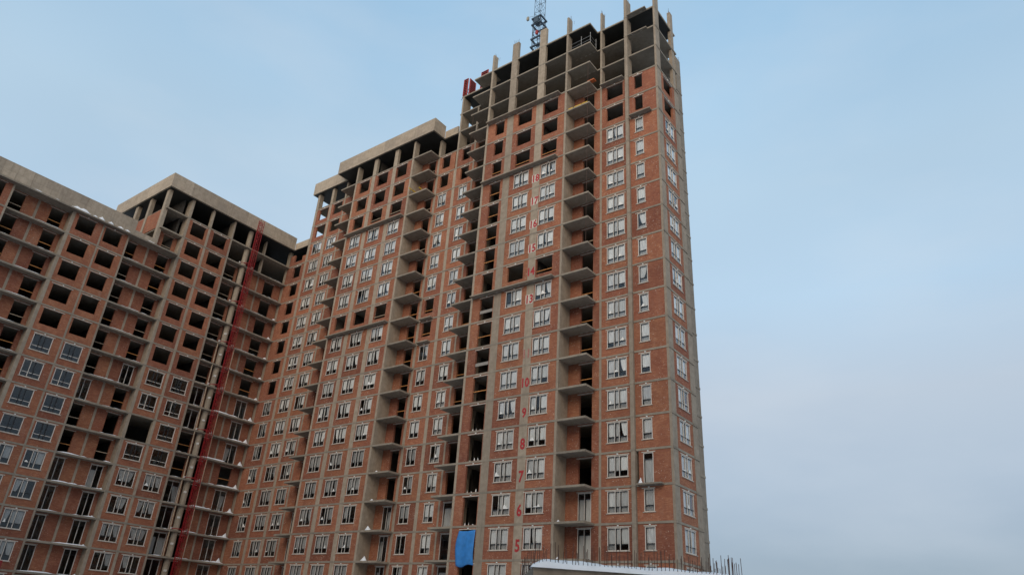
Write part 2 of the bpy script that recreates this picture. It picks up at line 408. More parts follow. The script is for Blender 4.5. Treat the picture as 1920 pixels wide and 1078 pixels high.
def column(F, u0, u1, z0, z1, d0=0.015, d1=0.5, mat=None, name='column'):
    return F.box(name, mat or CONC, u0, u1, z0, z1, d0, d1)
def slab(bld, poly, k, name='floor_slab', mat=None, key=None):
    me = cached(('slab', key or tuple(poly), name), lambda: MB().prism([(x-bld.location.x, y-bld.location.y) for x, y in poly], SB, ST).mesh(name, mat or SLABM))
    return obj(name, me, bld, (0, 0, k*FH-bld.location.z))
def ledge(F, u0, u1, k, out=0.6, th=0.13):
    s = F.box('ledge_slab', SLABM, u0, u1, k*FH+ST-th-0.01, k*FH+ST-0.01, -out, -0.004)
    n = max(1, int((u1-u0)/0.9))
    mb = MB()
    for i in range(n):
        x = (i+0.3)*(u1-u0)/n; mb.box(x, x+0.28, -0.12, -0.05, -0.006, 0.0)
    obj('insulation_insert', cached(('ins', n, round(u1-u0, 2)), lambda: mb.mesh('insulation_insert', LINT)), s, (0, 0, -0.001))
    return s
def balcony(F, u0, u1, k, out, snow=None):
    s = F.box('balcony_slab', SLABM, u0, u1, k*FH+SB, k*FH+ST, -out, -0.003)
    n = max(2, int((u1-u0)/0.6)); mb = MB()
    for i in range(n):
        x = (i+0.25)*(u1-u0)/n; mb.box(x, x+0.26, -0.16, -0.09, -0.006, 0.0)
    obj('insulation_insert', cached(('insb', n, round(u1-u0, 2)), lambda: mb.mesh('insulation_insert', LINT)), s, (0, 0, -0.001))
    return s

# ------------------------------------------------------------------ ground
def build_ground():
    mb = MB(); r = random.Random(3)
    xs = [-1500,-700,-300,-160]+list(range(-120, 101, 10))+[140,300,700,1500]; ys = [-1500,-700,-300,-160,-120,-100,-90,-80,-74,-68,-62,-58,-54,-50,-46,-42,-38,-34,-30,-20,-10,0,10,20,40,80,160,400,1500]
    for y in ys:
        for x in xs:
            t = min(1, max(0, (-36-y)/10)); t = t*t*(3-2*t)
            mb.v.append((x, y, 2.4+5.0*t+(r.uniform(-.12, .12) if abs(x) < 150 and y > -70 and t in (0, 1) else 0)))
    n = len(xs)
    for j in range(len(ys)-1):
        for i in range(n-1):
            a = j*n+i; mb.f.append((a, a+1, a+n+1, a+n))
    o = obj('ground', mb.mesh('ground', GROUND, True)); o['kind'] = 'structure'; o['label'] = 'snow covered building site ground'
build_ground()
GZ = 2.3
# invented blocks out of view, added to shade the lower storeys
def add_shade_block(x0, x1, y0, y1, h, label):
    t = thing('shade_block', ((x0+x1)/2, (y0+y1)/2, 2.2), label, 'building', 'added unseen shading blocks')
    w, d = (x1-x0)/2, (y1-y0)/2
    obj('wall', boxmesh('wall', BRICKN, -w, w, -d, d, 0, h), t); obj('roof', boxmesh('roof', CONCD, -w-0.3, w+0.3, -d-0.3, d+0.3, h, h+0.6), t)
    for k in range(1, int(h/3)):
        obj('balcony_slab', boxmesh('balcony_slab', CONCD, -w+2, w-2, d, d+1.2, 0, 0.2), t, (0, 0, k*3.0))
add_shade_block(-95, -20, -112, -98, 60, 'added unseen shading block, left behind the viewer')
add_shade_block(-8, 62, -116, -100, 60, 'added unseen shading block, right behind the viewer')
add_shade_block(78, 94, -90, -20, 60, 'added unseen shading block, right of the viewer')
D1 = 1.75          # depth of projecting blocks / loggias

# ================================================================== TOWER
tower = thing('apartment_tower', (-14, 0, GZ), 'unfinished red brick tower with bare concrete top floors, tallest building, at the right', 'building')
T0 = Facade(tower, 'A', 0.0); T1 = Facade(tower, 'A', -D1); TC = Facade(tower, 'B', 0.245); TC2 = Facade(tower, 'B', -2.1)
TOPZ = 25*FH
main = [(-28.65, 0), (-22.1, 0), (-22.1, -D1), (-10.3, -D1), (-10.3, 0), (0.245, 0), (0.245, 5.5), (-2.1, 5.5), (-2.1, 12.4), (-28.65, 12.4)]
for k in range(3, 26):
    slab(tower, main, k, key='tower')
    balcony(T0, -25.0, -22.104, k, D1)
    balcony(T0, -10.296, -7.25, k, D1)
# soffit sheets still hanging under the uppermost slab
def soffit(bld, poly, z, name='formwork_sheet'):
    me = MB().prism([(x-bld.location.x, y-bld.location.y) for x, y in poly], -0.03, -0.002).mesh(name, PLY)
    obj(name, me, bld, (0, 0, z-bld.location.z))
soffit(tower, [(-28.5, 0.12), (-22.0, 0.12), (-22.0, -D1+0.12), (-7.35, -D1+0.12), (-7.35, 0.12), (0.15, 0.12), (0.15, 5.4), (-2.2, 5.4), (-2.2, 12.3), (-28.5, 12.3)], TOPZ+SB)
# columns
CT = TOPZ+2.9
column(T1, -22.1, -21.82, 6, 66, 0.015, D1+0.2); column(T1, -22.1, -21.82, 66, CT-0.2, 0.015, 0.75)
column(T1, -18.85, -17.9, 6, CT, 0.015, 0.4)
column(T1, -14.55, -13.6, 6, CT, 0.015, 0.4)
column(T1, -10.55, -10.3, 6, 66, 0.015, D1+0.3); column(T1, -10.55, -10.3, 66, CT-0.15, 0.015, 0.85)
column(T0, -6.88, -6.64, 6, CT, 0.015, 0.7)
column(T0, -3.58, -3.2, 6, CT, -0.24, 0.8)
column(T0, 0.0, 0.232, 6, CT+0.3, 0.013, 1.0)
column(TC, 4.35, 5.0, 66, CT, 0.013, 0.4); column(TC, 4.4, 5.5, 6, 66, 0.013, 0.3)
column(T0, -28.65, -28.2, 6, 63, 0.015, 0.5)
column(T0, -28.5, -28.25, 63, TOPZ, 0.015, 1.5)
column(T0, -25.5, -25.27, 6, 66, 0.015, 0.5)
column(T0, -25.55, -25.3, 66, 72, 0.015, 0.4)
column(TC2, 11.0, 12.42, 6, CT-0.3, 0.02, 0.4, CONCD)
for k in range(3, 26):      # collar of slab round the projecting column
    T0.box('slab_collar', SLABM, -3.6, -3.18, k*FH+SB+0.01, k*FH+ST-0.01, -0.26, -0.004)
for k in range(3, 25):
    TC.box('slab_collar', CONCD, 4.38, 5.52, k*FH+SB-0.02, k*FH+ST+0.02, -0.05, -0.004); TC.box('slab_collar', CONCD, -0.0, 1.0, k*FH+SB-0.01, k*FH+ST+0.01, -0.035, -0.004)
    TC2.box('slab_collar', CONCD, 10.98, 12.43, k*FH+SB-0.02, k*FH+ST+0.02, -0.03, -0.004)
for x, y, z0, z1 in ((-7.55, -1.62, 45.05, 69-0.14), (-24.7, -1.62, 57.05, 69-0.14)):
    obj('thin_pole', MB().tube((0, 0, 0), (0, 0, z1-z0), 0.018, 5).mesh('thin_pole', REBAR), tower, Vector((x, y, z0))-tower.location)
# starter bars on column heads
def bars(bld, x0, x1, y0, y1, z, n=4, h=0.7):
    mb = MB()
    for i in range(n):
        x = x0+(x1-x0)*rnd.random(); y = y0+(y1-y0)*rnd.random()
        mb.tube((x, y, 0), (x+rnd.uniform(-.05,.05), y, h*rnd.uniform(0.6, 1.1)), 0.014, 4)
    obj('starter_bars', mb.mesh('starter_bars', REBAR), bld, (-bld.location.x, -bld.location.y, z-bld.location.z))
for (a, b, c, d, z) in ((-22.1,-21.85,-1.7,-.5,CT-.2), (-18.8,-17.95,-1.7,-1.4,CT), (-14.5,-13.65,-1.7,-1.4,CT), (-10.55,-10.3,-1.7,-.4,CT-.15), (-6.85,-6.65,.1,.9,CT), (-3.55,-3.25,-.2,.6,CT), (0.02,.2,.1,.9,CT+.3), (-.1,.2,4.4,4.95,CT), (-2.4,-2.1,11,12.5,CT-.3)):
    bars(tower, a, b, c, d, z, 5)
# interior walls (cores and cross walls)
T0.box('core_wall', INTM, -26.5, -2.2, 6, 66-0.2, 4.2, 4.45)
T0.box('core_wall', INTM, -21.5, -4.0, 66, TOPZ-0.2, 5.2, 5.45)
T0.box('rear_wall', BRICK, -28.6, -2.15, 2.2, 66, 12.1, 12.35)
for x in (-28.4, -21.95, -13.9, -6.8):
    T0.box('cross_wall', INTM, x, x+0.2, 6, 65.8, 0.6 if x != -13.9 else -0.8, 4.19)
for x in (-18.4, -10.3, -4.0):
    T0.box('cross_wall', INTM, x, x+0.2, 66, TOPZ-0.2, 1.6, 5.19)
TC2.box('rear_wall', BRICK, 5.6, 11, 2.2, 66, 0.1, 0.35)
TC.box('rear_wall', BRICK, 5.2, 5.45, 2.2, 66, 0.35, 2.3)
T0.box('base_wall', CONCD, -28.6, 0.2, 1.5, 9+SB-0.01, 0.04, 0.3)
TC.box('base_wall', CONCD, 0.3, 5.4, 1.5, 9+SB-0.01, 0.04, 0.3)
T1.box('base_wall', CONCD, -22.0, -10.35, 1.5, 9+SB-0.01, 0.04, 0.3)
for k in range(3, 22):
    gl = k <= 19
    # R1 R2 and the narrow end wall
    if k == 7: bay(T0, k, -2.98, -0.0, -2.57, -1.62, 1, 'gdoor', 1.0)
    else: bay(T0, k, -3.2, -0.0, -2.57, -1.62, 1, 'win' if gl else 'open', 1.0)
    bay(T0, k, -6.64, -3.58, -6.05, -4.0, 3, 'win' if gl else 'open', 0.99)
    bay(TC, k, 1.0, 4.4, 1.62, 3.78, 3, 'win' if gl else 'open', 0.9)
    # loggia back wall
    st = 'gdoor' if k in (3, 4, 5, 6) else 'door'
    bay(T0, k, -10.3, -6.88, -9.0, -7.64, 2, st, 1.0, bar=('wood' if k in (11, 10, 12, 13) else 'pale' if k in (15, 20) else None), foam=False)
    # projecting block
    dark = k in (14, 19, 20, 21)
    bay(T1, k, -17.9, -14.55, -17.25, -15.17, 3, 'open' if dark else 'win', 0.98, bar='wood' if k == 19 else None)
    bay(T1, k, -13.6, -10.55, -13.5, -11.48, 3, 'open' if dark else 'win', 0.98, bar='wood' if k in (14, 19) else None)
    if k >= 19: bay(T1, k, -21.82, -18.85, -20.65, -19.3, 1, 'open', bar='wood' if k == 19 else None)
    else: bay(T1, k, -21.82, -18.85, -20.75, -18.95 if k <= 13 else -19.25, 2, 'door', bar={18:'wood',17:'wood',16:'wood',15:'wood',12:'wood',11:'board',10:'wood',13:'board'}.get(k))
    # bay left of the balconies
    bay(T0, k, -28.2, -25.5, -27.45, -26.1, 2, 'win' if gl else 'open', 0.9)
    bay(T0, k, -25.27, -22.1, -24.8, -22.4, 2, 'gdoor' if k <= 6 else 'door', 0.25, bar=('wood' if k in (10, 11, 12, 13) else None), foam=False)
ledge(T1, -21.8, -11.1, 22); ledge(T1, -21.8, -11.2, 19); ledge(T1, -21.8, -11.1, 14)
ledge(T0, -6.6, -3.75, 22); ledge(T0, -3.0, -0.55, 20); ledge(T0, -3.0, -0.7, 7, 0.55); ledge(T0, -3.1, -0.75, 25, 0.5); ledge(T0, -3.1, -0.75, 24, 0.3)
# soft white rags left inside the empty door openings
for k in (6, 7, 8, 9):
    for i in range(3):
        o = T1.put('film_scrap', scrap_mesh(20+i+k % 3), -20.5+i*0.5, k*FH+0.09, 0.16); o.scale = (0.3, 0.5, 0.8)
    for i in range(2):
        o = T0.put('film_scrap', scrap_mesh(24+i), -8.75+i*0.45, k*FH+0.09, 0.16); o.scale = (0.3, 0.5, 0.8)

# painted floor numbers on the pier
def number(txt, k, mat, patch=None, zc=1.25, u=-14.12, size=0.95):
    cu = bpy.data.curves.new('floor_number', 'FONT'); cu.body = txt; cu.size = size*1.5; cu.align_x = 'CENTER'; cu.extrude = 0.003
    cu.offset = 0.045; cu.resolution_u = 2
    o = bpy.data.objects.new('tmp', cu); COL.objects.link(o)
    dg = bpy.context.evaluated_depsgraph_get(); me = bpy.data.meshes.new_from_object(o.evaluated_get(dg))
    bpy.data.objects.remove(o)
    me.materials.clear(); me.materials.append(mat)
    sxx = 0.80
    for v in me.vertices:
        x, y, z = v.co; v.co = (x*sxx, -z, y)
    n = T1.put('floor_number', me, u, k*FH+zc-size*0.5, 0.006)
    n['label'] = 'red painted floor number '+txt
    if patch:
        w = 0.95 if len(txt) > 1 else 0.6
        T1.box('number_patch', PAINTW, u-w/2, u+w/2, k*FH+zc-size*0.62, k*FH+zc+size*0.62, 0.009, 0.014)
for k in range(3, 19):
    if k == 12: continue
    pale = k in (11,); patch = k in (13, 15, 16, 17, 18)
    number(str(k), k, PAINTP if pale else PAINTR, patch, 1.15 if k != 14 else 1.35, size=0.85 if k > 8 else 0.95, u=-14.05 if k < 10 else -14.15)

# ================================================================== STEPPED MIDDLE BLOCK
mid = thing('apartment_block', (-43, 0, GZ), 'unfinished brick apartment block with concrete roof parapet, between the tower and the inner corner', 'building')
M0 = Facade(mid, 'A', 0.0); M1 = Facade(mid, 'A', -D1)
XL = -57.15
mpoly = [(XL, 0), (-46.2, 0), (-46.2, -D1), (-34.65, -D1), (-34.65, 0), (-28.66, 0), (-28.66, 13), (XL, 13)]
for k in range(3, 23):
    slab(mid, mpoly, k, key='mid')
    balcony(M0, -49.25, -46.204, k, D1); balcony(M0, -34.646, -31.5, k, D1)
RZ = 23*FH
roof = [(-58.0, -0.4), (-50.2, -0.4), (-50.2, -2.2), (-31.0, -2.2), (-31.0, 0), (-28.7, 0), (-28.7, 13), (-58.0, 13)]
slab(mid, roof, 23, 'roof_slab', key='midroof')
soffit(mid, [(-57.8, -0.2), (-50.0, -0.2), (-50.0, -2.0), (-31.2, -2.0), (-31.2, 0.2), (-28.9, 0.2), (-28.9, 12.8), (-57.8, 12.8)], RZ+SB)
def parapet(bld, pts, z0, z1, inner=0.2, step=3.1, mat=None):
    """run of cast panels along a polyline, outside on the right-hand side of travel"""
    for (x0, y0), (x1, y1) in zip(pts, pts[1:]):
        L = math.hypot(x1-x0, y1-y0); n = max(1, round(L/step)); a = math.atan2(y1-y0, x1-x0)
        for i in range(n):
            w = L/n-0.012
            me = boxmesh('parapet_panel', mat or CONCP, 0, w, 0.0, inner, 0, z1-z0)
            t = i/n
            obj('parapet_panel', me, bld, Vector((x0+(x1-x0)*t, y0+(y1-y0)*t, z0))-bld.location, a)
parapet(mid, [(-50.2, -2.205), (-31.0, -2.205)], RZ+SB+0.01, RZ+1.95)
parapet(mid, [(-30.995, -2.18), (-30.995, -0.02)], RZ+SB+0.01, RZ+1.95)
parapet(mid, [(-58.0, -0.405), (-50.22, -0.405)], RZ+SB+0.01, RZ+1.95)
parapet(mid, [(-50.205, -0.42), (-50.205, -2.19)], RZ+SB+0.01, RZ+1.95)
parapet(mid, [(-30.98, -0.005), (-28.7, -0.005)], RZ+SB+0.01, RZ+1.08)
parapet(mid, [(-58.005, 13), (-58.005, -0.4)], RZ+SB+0.01, RZ+1.95)
for F, u0, u1, d1 in ((M1, -46.2, -45.9, D1+0.2), (M1, -42.72, -42.05, 0.4), (M1, -38.58, -37.9, 0.4), (M1, -34.95, -34.65, D1+0.3), (M0, -31.8, -31.42, 0.8), (M0, -50.54, -50.25, 0.5), (M0, -53.8, -53.3, 0.5), (M0, XL, -56.65, 0.7)):
    column(F, u0, u1, 6, 66 if d1 > 1 else RZ+SB-0.035, 0.015, d1)
    if d1 > 1: column(F, u0, u1, 66, RZ+SB-0.035, 0.015, 0.8)
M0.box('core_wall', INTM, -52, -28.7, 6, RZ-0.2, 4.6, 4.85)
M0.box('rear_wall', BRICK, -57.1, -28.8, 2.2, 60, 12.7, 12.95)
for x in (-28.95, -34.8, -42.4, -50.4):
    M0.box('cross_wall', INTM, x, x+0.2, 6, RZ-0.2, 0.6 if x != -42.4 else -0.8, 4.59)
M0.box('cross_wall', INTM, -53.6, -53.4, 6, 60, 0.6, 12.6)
M0.box('base_wall', CONCD, XL, -28.7, 1.5, 9+SB-0.01, 0.04, 0.3); M1.box('base_wall', CONCD, -46.1, -34.7, 1.5, 9+SB-0.01, 0.04, 0.3)
for k in range(3, 22):
    dark = k in (14, 19, 20, 21)
    for (u0, u1, a, b, br) in ((-45.9, -42.72, -45.15, -43.15, None), (-42.05, -38.58, -41.55, -39.45, 'pale' if k == 19 else None), (-37.9, -34.95, -37.8, -35.8, 'pale' if k in (14, 19) else None)):
        bay(M1, k, u0, u1, a, b, 3, 'open' if dark else 'win', 0.9, bar=br)
    bay(M0, k, -34.65, -31.8, -33.4, -32.13, 2, 'gdoor' if k <= 6 else 'door', 0.3, bar='wood' if k in (10, 11, 12, 13, 14, 15) else 'pale' if k in (17, 19, 21) else None, foam=False)
    bay(M0, k, -31.42, -28.66, -30.95, -29.55, 2, 'open' if k in (13, 14, 20, 21) else 'win', 0.85, bar='wood' if k in (13, 14) else None)
    gl = k <= 19
    bay(M0, k, -53.3, -50.54, -52.8, -50.85, 3, 'win' if gl else 'open', 0.88)
    bay(M0, k, -56.65, -53.8, -56.0, -53.95, 3, 'win' if gl else 'open', 0.88)
    bay(M0, k, -50.25, -46.2, -48.84, -47.4, 2, 'gdoor' if k <= 6 else 'door', 0.2, foam=False)
ledge(M1, -45.9, -35.0, 19); ledge(M1, -45.9, -35.0, 14); ledge(M0, -31.2, -29.3, 14, 0.55); ledge(M0, -31.2, -29.3, 13, 0.55)

# ================================================================== CORNER BLOCK (left wing, tall part)
XB = -60.73; DB = 1.02
corner = thing('corner_block', (-68, -8, GZ), 'brick corner block with overhanging concrete parapet, behind the red hoist mast', 'building')
C1 = Facade(corner, 'B', XB); C0 = Facade(corner, 'B', XB-DB); CA = Facade(corner, 'A', 0.0); CE = Facade(corner, 'A', -19.95)
YE = -19.8
cpoly = [(XB, -16.75), (XB, -9.9), (XB-DB, -9.9), (XB-DB, 0.02), (XL-0.004, 0.0), (XL-0.004, 13), (-76, 13), (-76, YE), (XB-DB, YE), (XB-DB, -16.75)]
for k in range(3, 20):
    slab(corner, cpoly, k, key='corner')
    balcony(C0, -9.896, -0.02, k, DB)
    if k >= 18: balcony(C0, YE, -16.754, k, DB)
RC = 20*FH
slab(corner, [(-60.3, -20.3), (-60.3, -0.02), (XL-0.01, -0.02), (XL-0.01, 13), (-75.8, 13), (-75.8, -20.3)], 20, 'roof_slab', key='cornerroof')
soffit(corner, [(-60.6, -20.1), (-60.6, 0.1), (-57.3, 0.1), (-57.3, 12.8), (-75.6, 12.8), (-75.6, -20.1)], RC+SB)
parapet(corner, [(-60.295, -20.3), (-60.295, -0.03)], RC+SB+0.01, RC+1.95)
parapet(corner, [(-75.8, -20.305), (-60.31, -20.305)], RC+SB+0.01, RC+1.95)
parapet(corner, [(-60.28, -0.025), (XL-0.02, -0.025)], RC+SB+0.01, RC+1.0)
for F, u0, u1, z1, d0, d1 in ((C1, -16.75, -16.38, RC-0.2, 0.015, DB+0.2), (C1, -13.6, -13.28, RC-0.2, 0.015, 0.5), (C1, -10.15, -9.9, RC-0.2, 0.015, DB+0.2), (C0, -4.1, -3.86, RC-0.2, 0.0, 0.5), (CA, -61.75, -61.2, RC-0.2, 0.016, 0.5), (CE, -61.75, -61.1, RC-0.2, 0.0, 0.5), (CE, -66.1, -65.5, RC-0.2, 0.0, 0.5), (CE, -69.9, -69.2, RC-0.2, 0.0, 0.5)):
    column(F, u0, u1, 6 if F is not CE else 17*FH+ST, z1, d0, d1)
# round column carrying the floor plates beside the hoist
def roundcol(bld, x, y, r, z0, z1):
    mb = MB(); mb.tube((0, 0, 0), (0, 0, z1-z0), r, 14); me = mb.mesh('round_column', CONC, False)
    return obj('round_column', me, bld, Vector((x, y, z0))-bld.location)
roundcol(corner, XB-0.62, -7.05, 0.37, 6, RC-0.2)
for k in range(4, 15):
    o = obj('floor_plate', boxmesh('floor_plate', PLATE, -0.17, 0.17, -0.01, 0.0, -0.12, 0.12), corner, Vector((XB-0.62+0.36, -7.25, k*FH+1.55))-corner.location, math.radians(62))
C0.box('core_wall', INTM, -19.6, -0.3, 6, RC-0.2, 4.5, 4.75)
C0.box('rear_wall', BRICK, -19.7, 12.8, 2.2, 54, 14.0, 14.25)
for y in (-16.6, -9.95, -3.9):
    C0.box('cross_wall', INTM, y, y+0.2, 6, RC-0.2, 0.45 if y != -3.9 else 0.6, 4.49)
CA.box('core_wall', INTM, -66, XL-0.1, 6, RC-0.2, 4.2, 4.45)
CA.box('core_wall', INTM, XL-0.25, XL-0.02, 6, RC-0.4, 0.5, 12.6)
CE.box('brick_panel', BRICK, -65.45, -61.8, 18*FH+ST, 19*FH+SB, 0.06, 0.31)
CE.box('brick_panel', BRICK, -69.15, -66.15, 18*FH+ST, 19*FH+SB, 0.06, 0.31); CE.box('brick_panel', BRICK, -75.9, -69.95, 18*FH+ST, 19*FH+SB, 0.06, 0.31)
C1.box('base_wall', CONCD, -16.7, -0.2, 1.5, 9+SB-0.01, 0.04, 0.3); CA.box('base_wall', CONCD, XB, XL, 1.5, 9+SB-0.01, 0.04, 0.3)
for k in range(3, 19):
    if k == 9: bay(C1, k, -16.38, -13.6, state='void')
    else: bay(C1, k, -16.38, -13.6, -15.92, -13.88, 3, 'win' if k <= 11 else 'open', 0.75 if k <= 7 else 0.0)
    bay(C1, k, -13.28, -10.15, -12.7, -10.65, 3, 'win' if k <= 11 else 'open', 0.75 if k <= 7 else 0.0)
    # loggia with the hoist
    if k <= 17:
        gl = k <= 7 or k in (10, 11)
        bay(C0, k, -9.9, -7.35, -9.6, -7.7, 2, 'gdoor' if gl else 'door', 0.1, bar=None if gl else ('wood' if k in (8, 9) else 'pale'), foam=False)
        bay(C0, k, -6.72, -4.1, -6.6, -5.5, 1, 'door', foam=False)
        bay(C0, k, -3.86, -0.0, -2.85, -1.15, 2, 'gdoor' if (k <= 7 or k in (9, 10, 11)) else 'door', 0.25, bar=None if k <= 7 else 'wood' if k in (8, 12, 13) else 'pale' if k in (14,) else None, foam=False)
    bay(CA, k, -61.2, XL, -59.6, -57.9, 3, 'win' if k <= 11 else 'open', 0.5, foam=(k > 4))
bay(C0, 17, YE, -16.75, -18.6, -17.3, 2, 'door', bar='pale', foam=False)
CE.box('core_wall', INTM, -75.9, -61.9, 51.2, RC-0.2, 2.6, 2.85)
# half-built infill on the storey under the roof
CA.box('brick_panel', BRICK, -60.9, -59.9, 19*FH+ST, 19*FH+1.9, 0.04, 0.29); CA.box('brick_panel', BRICK, -58.0, XL, 19*FH+ST, 19*FH+1.3, 0.04, 0.29)
CA.box('brick_panel', BRICK, -59.9, -58.0, 19*FH+ST, 19*FH+0.6, 0.04, 0.29)

# ================================================================== LOW BLOCK (left wing, near part)
low = thing('low_apartment_block', (-68, -32, GZ), 'lower brick block with long snowy balcony slabs and flat concrete parapet, at the left edge', 'building')
L1 = Facade(low, 'B', XB); L0 = Facade(low, 'B', XB-DB)
YS = -50.0
lpoly = [(XB, YS), (XB, -36.0), (XB-DB, -36.0), (XB-DB, -29.8), (XB, -29.8), (XB, -22.95), (XB-DB, -22.95), (XB-DB, -16.76), (XB-DB-0.01, YE-0.012), (-76, YE-0.012), (-76, YS)]
for k in range(3, 18):
    nm = 'roof_slab' if k == 17 else 'floor_slab'
    slab(low, lpoly, k, nm, key='low'+nm)
    balcony(L0, -35.996, -29.804, k, DB); balcony(L0, -22.946, -16.76, k, DB)
RL = 17*FH
parapet(low, [(-60.42, -49.9), (-60.42, -22.7)], RL+ST+0.002, RL+2.12)
parapet(low, [(-60.43, -22.69), (-60.43, -19.95)], RL+ST+0.002, RL+0.82)
parapet(low, [(-60.44, -22.69), (-66, -22.69)], RL+ST+0.003, RL+2.12)
L1.box('eaves_slab', SLABM, YS, -16.8, RL+SB+0.006, RL+ST-0.006, -0.62, -0.006)
per = 13.06
for s in (-per, 0.0):
    for u0, u1, d1 in ((-29.8, -29.42, DB+0.2), (-26.2, -26.0, 0.5), (-23.15, -22.95, DB+0.2)):
        column(L1, u0+s, u1+s, 6, RL+SB, 0.015, d1)
    if s == 0.0: column(L0, -20.12, -19.86, 6, RL+SB, 0.0, 0.5)
column(L0, -20.12-per, -19.86-per, 6, RL+SB, 0.0, 0.5)
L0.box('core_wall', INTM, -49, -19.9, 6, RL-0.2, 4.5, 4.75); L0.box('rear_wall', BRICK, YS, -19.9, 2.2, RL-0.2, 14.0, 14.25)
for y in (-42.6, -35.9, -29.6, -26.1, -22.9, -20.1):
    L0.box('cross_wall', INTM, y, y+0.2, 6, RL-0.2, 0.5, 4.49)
L1.box('base_wall', CONCD, YS, -16.8, 1.5, 9+SB-0.01, 0.04, 0.3)
for k in range(3, 17):
    for s in (-per, 0.0):
        fm = 0.7 if k <= 7 else 0.0
        bay(L1, k, -29.42+s, -26.2+s, -29.0+s, -27.0+s, 3, 'win' if k <= 11 else 'open', fm)
        bay(L1, k, -26.0+s, -23.15+s, -25.8+s, -23.82+s, 3, 'win' if k <= 11 else 'open', fm)
    for s in (-per, 0.0):
        g1 = k <= 7 or (k == 10 and s == 0); g2 = k <= 7 or (k == 11 and s == 0)
        bay(L0, k, -22.95+s, -20.12+s, -22.85+s, -21.4+s, 2, 'gdoor' if g1 else 'door', 0.1, bar=None if g1 else rnd.choice(('pale', 'wood', 'pale')), foam=False)
        bay(L0, k, -19.86+s, -16.75+s, -18.6+s, -17.2+s, 2, 'gdoor' if g2 else 'door', 0.1, bar=None if g2 or k == 9 else rnd.choice(('wood', 'pale', 'wood')), foam=False)

# ================================================================== TOWER CRANE
crane = thing('tower_crane', (-23.6, 10.0, GZ), 'dark blue lattice tower crane mast rising behind the tower roof', 'crane')
def mast_section(half, h, r, mat, name, dense=1):
    mb = MB(); P = [(-half, -half), (half, -half), (half, half), (-half, half)]
    for x, y in P: mb.tube((x, y, 0), (x, y, h), r, 5)
    for i in range(4):
        (x0, y0), (x1, y1) = P[i], P[(i+1) % 4]
        for j in range(dense):
            z0, z1 = h*j/dense, h*(j+1)/dense
            mb.tube((x0, y0, z0), (x1, y1, z0), r*0.6, 4)
            zm = (z0+z1)/2; xm, ym = (x0+x1)/2, (y0+y1)/2
            mb.tube((x0, y0, z0), (x1, y1, z1), r*0.55, 4) if (j+i) % 2 else mb.tube((x1, y1, z0), (x0, y0, z1), r*0.55, 4)
    return mb.mesh(name, mat)
cs = mast_section(0.60, 3.0, 0.038, CRANE, 'mast_section', 2)
for i in range(36): obj('mast_section', cs, crane, (0, 0, i*3.0))
cl = mast_section(0.70, 6.0, 0.05, CRANE, 'climbing_frame', 2)
fr_ = obj('climbing_frame', cl, crane, (0, 0, 87.2))
mb = MB().box(-0.9, 0.9, -0.9, -0.7, 0, 0.25).box(-0.9, 0.9, 0.7, 0.9, 0, 0.25).box(-0.9, -0.7, -0.7, 0.7, 0, 0.25).box(0.7, 0.9, -0.7, 0.7, 0, 0.25)
pm = mb.mesh('platform', CRANE)
for z in (0.0, 1.6, 4.6, 5.9): obj('platform', pm, fr_, (0, 0, z))
obj('hydraulic_unit', boxmesh('hydraulic_unit', CRANE, -0.35, 0.45, -1.0, -0.2, 4.8, 5.7), fr_)
obj('red_box', boxmesh('red_box', REDF, 0.1, 0.45, -1.0, -0.75, 2.2, 2.9), fr_)
arm = MB().tube((-0.66, -0.66, 0), (-1.5, -0.9, 0.05), 0.025, 4).mesh('lamp_arm', STEEL)
ar = obj('lamp_arm', arm, crane, (0, 0, 93.9))
fl = MB().box(-1.75, -1.4, -1.08, -0.78, -0.6, -0.05).box(-1.68, -1.47, -1.0, -0.85, -0.05, 0.18).mesh('floodlight', plain('lamp_housing', (0.35, 0.30, 0.22), 0.5))
obj('floodlight', fl, ar)

# ================================================================== RED HOIST MAST
hoist = thing('construction_hoist', (-59.35, -6.95, GZ), 'tall red steel hoist mast climbing the brick corner block', 'hoist')
hs = mast_section(0.29, 1.508, 0.033, RED, 'mast_section', 3)
nsec = 39
for i in range(nsec): obj('mast_section', hs, hoist, (0, 0, i*1.508))
rack = boxmesh('gear_rack', RED, -0.025, 0.025, -0.37, -0.31, 0, 1.508*nsec-0.1); obj('gear_rack', rack, hoist)
for k in range(4, 20, 2):
    mb = MB()
    for s in (-1, 1):
        mb.tube((-0.33, 0.3*s, 0), (-1.42, 1.0*s, 0.05), 0.045, 5)
    mb.tube((-0.33, -0.33, 0), (-0.33, 0.33, 0), 0.05, 5); mb.tube((-1.0, -0.7, 0.03), (-1.0, 0.7, 0.03), 0.04, 5)
    t = obj('wall_tie', mb.mesh('wall_tie', RED), hoist, (0, 0, k*FH+0.15-GZ))
    for s in (-1, 1): obj('anchor_plate', boxmesh('anchor_plate', PLATE, -0.15, 0.0, -0.12, 0.12, -0.10, 0.12), t, (-1.37, s*1.0, 0.06))
# hoist cage standing low on the mast
cage = MB(); cage.box(0.55, 1.9, -1.5, 1.5, 0, 0.12).box(0.55, 1.9, -1.5, 1.5, 2.4, 2.5)
for x, y in ((0.55, -1.5), (1.82, -1.5), (0.55, 1.42), (1.82, 1.42)): cage.box(x, x+0.08, y, y+0.08, 0.12, 2.4)
co = obj('cage', cage.mesh('cage', RED), hoist, (-0.1, -0.2, 11.0-GZ-0.6))
for y in (-1.46, 1.44): obj('cage_side', boxmesh('cage_side', RED, 0.63, 1.82, y, y+0.02, 0.12, 2.4), co)
obj('cage_front', boxmesh('cage_front', RED, 1.86, 1.88, -1.42, 1.42, 0.12, 1.3), co)
obj('cage_mesh', boxmesh('cage_mesh', GREYB, 1.86, 1.87, -1.42, 1.42, 1.3, 2.4), co)
